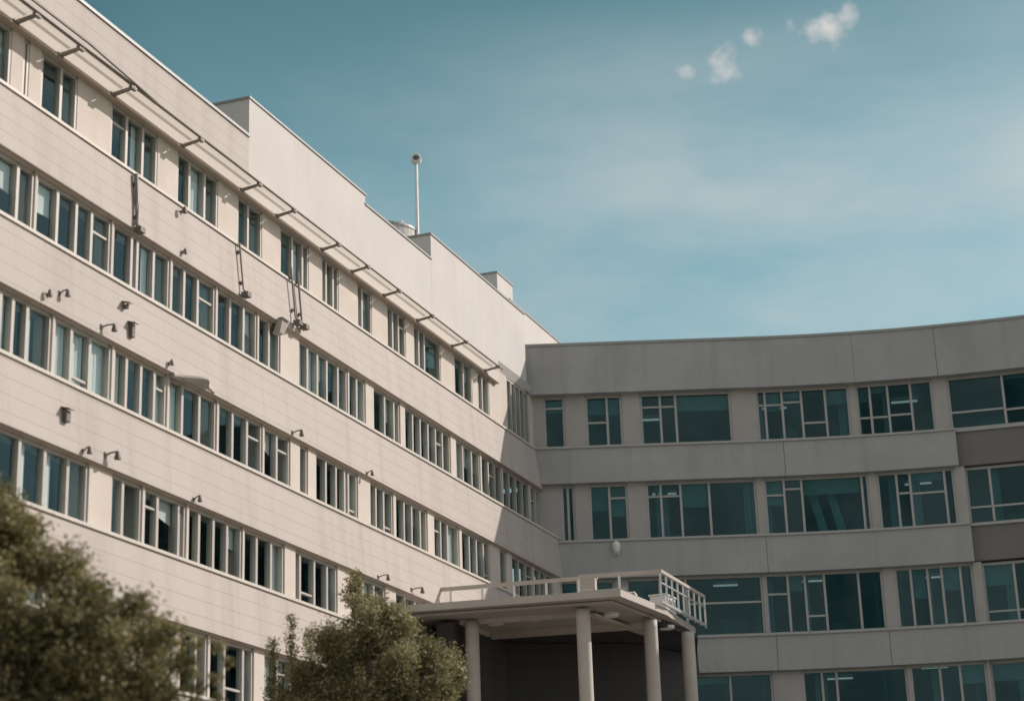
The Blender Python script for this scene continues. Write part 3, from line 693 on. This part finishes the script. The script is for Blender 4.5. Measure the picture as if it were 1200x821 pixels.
# ------------------------------------------------------------------ light and sky
SUN_EL = math.radians(32.0); SUN_AZ = math.radians(64.0)      # azimuth from +Y towards +X
sdir = Vector((math.sin(SUN_AZ)*math.cos(SUN_EL), math.cos(SUN_AZ)*math.cos(SUN_EL), math.sin(SUN_EL)))
ld = bpy.data.lights.new('sun', 'SUN'); ld.energy = 4.15; ld.angle = math.radians(.53); ld.color = (1.0, .91, .83)
lo = bpy.data.objects.new('sun', ld); col.objects.link(lo); lo.rotation_euler = sdir.to_track_quat('Z', 'Y').to_euler(); lo.location = (30, 20, 60)

w = bpy.data.worlds.new('World'); scene.world = w; w.use_nodes = True
nt = w.node_tree; nt.nodes.clear()
out = N(nt, 'ShaderNodeOutputWorld'); bg = N(nt, 'ShaderNodeBackground'); nt.links.new(bg.outputs[0], out.inputs[0])
sky = N(nt, 'ShaderNodeTexSky', sky_type='NISHITA'); sky.sun_disc = False; sky.sun_elevation = SUN_EL; sky.sun_rotation = SUN_AZ
sky.air_density = 1.0; sky.dust_density = 1.2; sky.ozone_density = 1.0
tcw = N(nt, 'ShaderNodeTexCoord').outputs['Generated']
hs = N(nt, 'ShaderNodeHueSaturation'); hs.inputs['Hue'].default_value = .438; hs.inputs['Saturation'].default_value = .95; nt.links.new(sky.outputs[0], hs.inputs['Color'])
base = hs.outputs[0]
# thin veil of high cloud
nv = noise(nt, tcw, 3.2, 6, .55, (1.0, 1.0, 2.8))
dt = N(nt, 'ShaderNodeVectorMath', operation='DOT_PRODUCT'); nt.links.new(tcw, dt.inputs[0]); dt.inputs[1].default_value = sdir
deep = ramp(nt, dt.outputs['Value'], .22, .44)          # the clear sky is deepest far from the sun
base = mix(nt, mix(nt, base, (.0,.31,.32), 1.0, 'MULTIPLY'), base, deep)
nv2 = N(nt, 'ShaderNodeMath', operation='MULTIPLY'); nt.links.new(ramp(nt, nv, .38, .62), nv2.inputs[0]); nt.links.new(ramp(nt, dt.outputs['Value'], .36, .62), nv2.inputs[1])
sz = N(nt, 'ShaderNodeSeparateXYZ'); nt.links.new(tcw, sz.inputs[0])
low = ramp(nt, sz.outputs[2], .385, .475, (1,1,1), (.0,.0,.0))       # haze thins with height
base = mix(nt, mix(nt, base, (.60,.71,.72), 1.0, 'MULTIPLY'), base, low)
nv3 = N(nt, 'ShaderNodeMath', operation='MULTIPLY'); nt.links.new(nv2.outputs[0], nv3.inputs[0]); nt.links.new(low, nv3.inputs[1])
base = mix(nt, base, (5.4,5.9,6.1), mix(nt, (0,0,0), (.85,.85,.85), nv3.outputs[0]))
# unseen bright cloud overhead and behind the viewer, added to fill the shaded wing
fill_cloud = N(nt, 'ShaderNodeMath', operation='MULTIPLY'); nt.links.new(ramp(nt, sz.outputs[1], .10, .62, (1,1,1), (0,0,0)), fill_cloud.inputs[0])
nt.links.new(ramp(nt, noise(nt, tcw, 4.2, 6, .6), .36, .56), fill_cloud.inputs[1])
base = mix(nt, base, (8.6,8.5,8.4), mix(nt, (0,0,0), (.85,.85,.85), fill_cloud.outputs[0]))
# a few small cumulus puffs
def ray(x, y, f=2246, t=.3255, r=.035):       # directions of the puffs in the sky
    u, v = x-600, 410.5-y; u, v = u*math.cos(r)+v*math.sin(r), -u*math.sin(r)+v*math.cos(r)
    th = math.atan(t); return Vector((u, math.cos(th)*f-math.sin(th)*v, math.sin(th)*f+math.cos(th)*v)).normalized()
nc = noise(nt, tcw, 75, 8, .66)
tot = None
for px, py, rad, amp in ((990,21,.0085,.9),(974,31,.0100,1.0),(957,39,.0088,.9),(942,42,.006,.6),(848,76,.0115,.8),(838,70,.008,.7),(801,84,.007,.75),(883,41,.0065,.65),(925,40,.009,.45)):
    d = ray(px, py)
    vm = N(nt, 'ShaderNodeVectorMath', operation='DISTANCE'); nt.links.new(tcw, vm.inputs[0]); vm.inputs[1].default_value = d
    mr = N(nt, 'ShaderNodeMapRange', interpolation_type='SMOOTHSTEP'); nt.links.new(vm.outputs['Value'], mr.inputs[0])
    mr.inputs[1].default_value = 0; mr.inputs[2].default_value = rad*1.55; mr.inputs[3].default_value = amp; mr.inputs[4].default_value = 0
    if tot is None: tot = mr.outputs[0]
    else:
        a = N(nt, 'ShaderNodeMath', operation='MAXIMUM'); nt.links.new(tot, a.inputs[0]); nt.links.new(mr.outputs[0], a.inputs[1]); tot = a.outputs[0]
a = N(nt, 'ShaderNodeMath', operation='MULTIPLY_ADD'); nt.links.new(tot, a.inputs[0]); a.inputs[1].default_value = 1.0
b = N(nt, 'ShaderNodeMath', operation='MULTIPLY_ADD'); nt.links.new(nc, b.inputs[0]); b.inputs[1].default_value = 2.6; b.inputs[2].default_value = -1.65
nt.links.new(b.outputs[0], a.inputs[2])
g = N(nt, 'ShaderNodeMath', operation='MULTIPLY', use_clamp=True); nt.links.new(a.outputs[0], g.inputs[0])
gt = N(nt, 'ShaderNodeMapRange', interpolation_type='SMOOTHSTEP'); nt.links.new(tot, gt.inputs[0]); gt.inputs[1].default_value = 0; gt.inputs[2].default_value = .35
nt.links.new(gt.outputs[0], g.inputs[1])
base = mix(nt, base, (6.9,6.6,6.45), ramp(nt, g.outputs[0], .0, 1.0))
nt.links.new(base, bg.inputs[0]); bg.inputs[1].default_value = .1

# ------------------------------------------------------------------ camera
for o in list(col.objects):
    if o.parent is None and o.type != 'LIGHT': o.location.z += EYE
cd = bpy.data.cameras.new('camera'); cam = bpy.data.objects.new('camera', cd); col.objects.link(cam)
cd.sensor_width = 36; cd.sensor_fit = 'HORIZONTAL'; cd.lens = 36*2246/1200; cd.clip_end = 12000; cd.clip_start = .2
cam.matrix_world = Matrix.Translation((0,0,EYE)) @ Matrix.Rotation(math.pi/2+math.atan(.3255), 4, 'X') @ Matrix.Rotation(-.035, 4, 'Z')
cd.dof.use_dof = True; cd.dof.focus_distance = 56; cd.dof.aperture_fstop = .6
scene.camera = cam
scene.view_settings.view_transform = 'Standard'; scene.view_settings.look = 'None'
scene.view_settings.exposure = 0.0; scene.view_settings.gamma = 1.0; scene.view_settings.use_curve_mapping = False
scene.cycles.max_bounces = 8; scene.cycles.transparent_max_bounces = 12
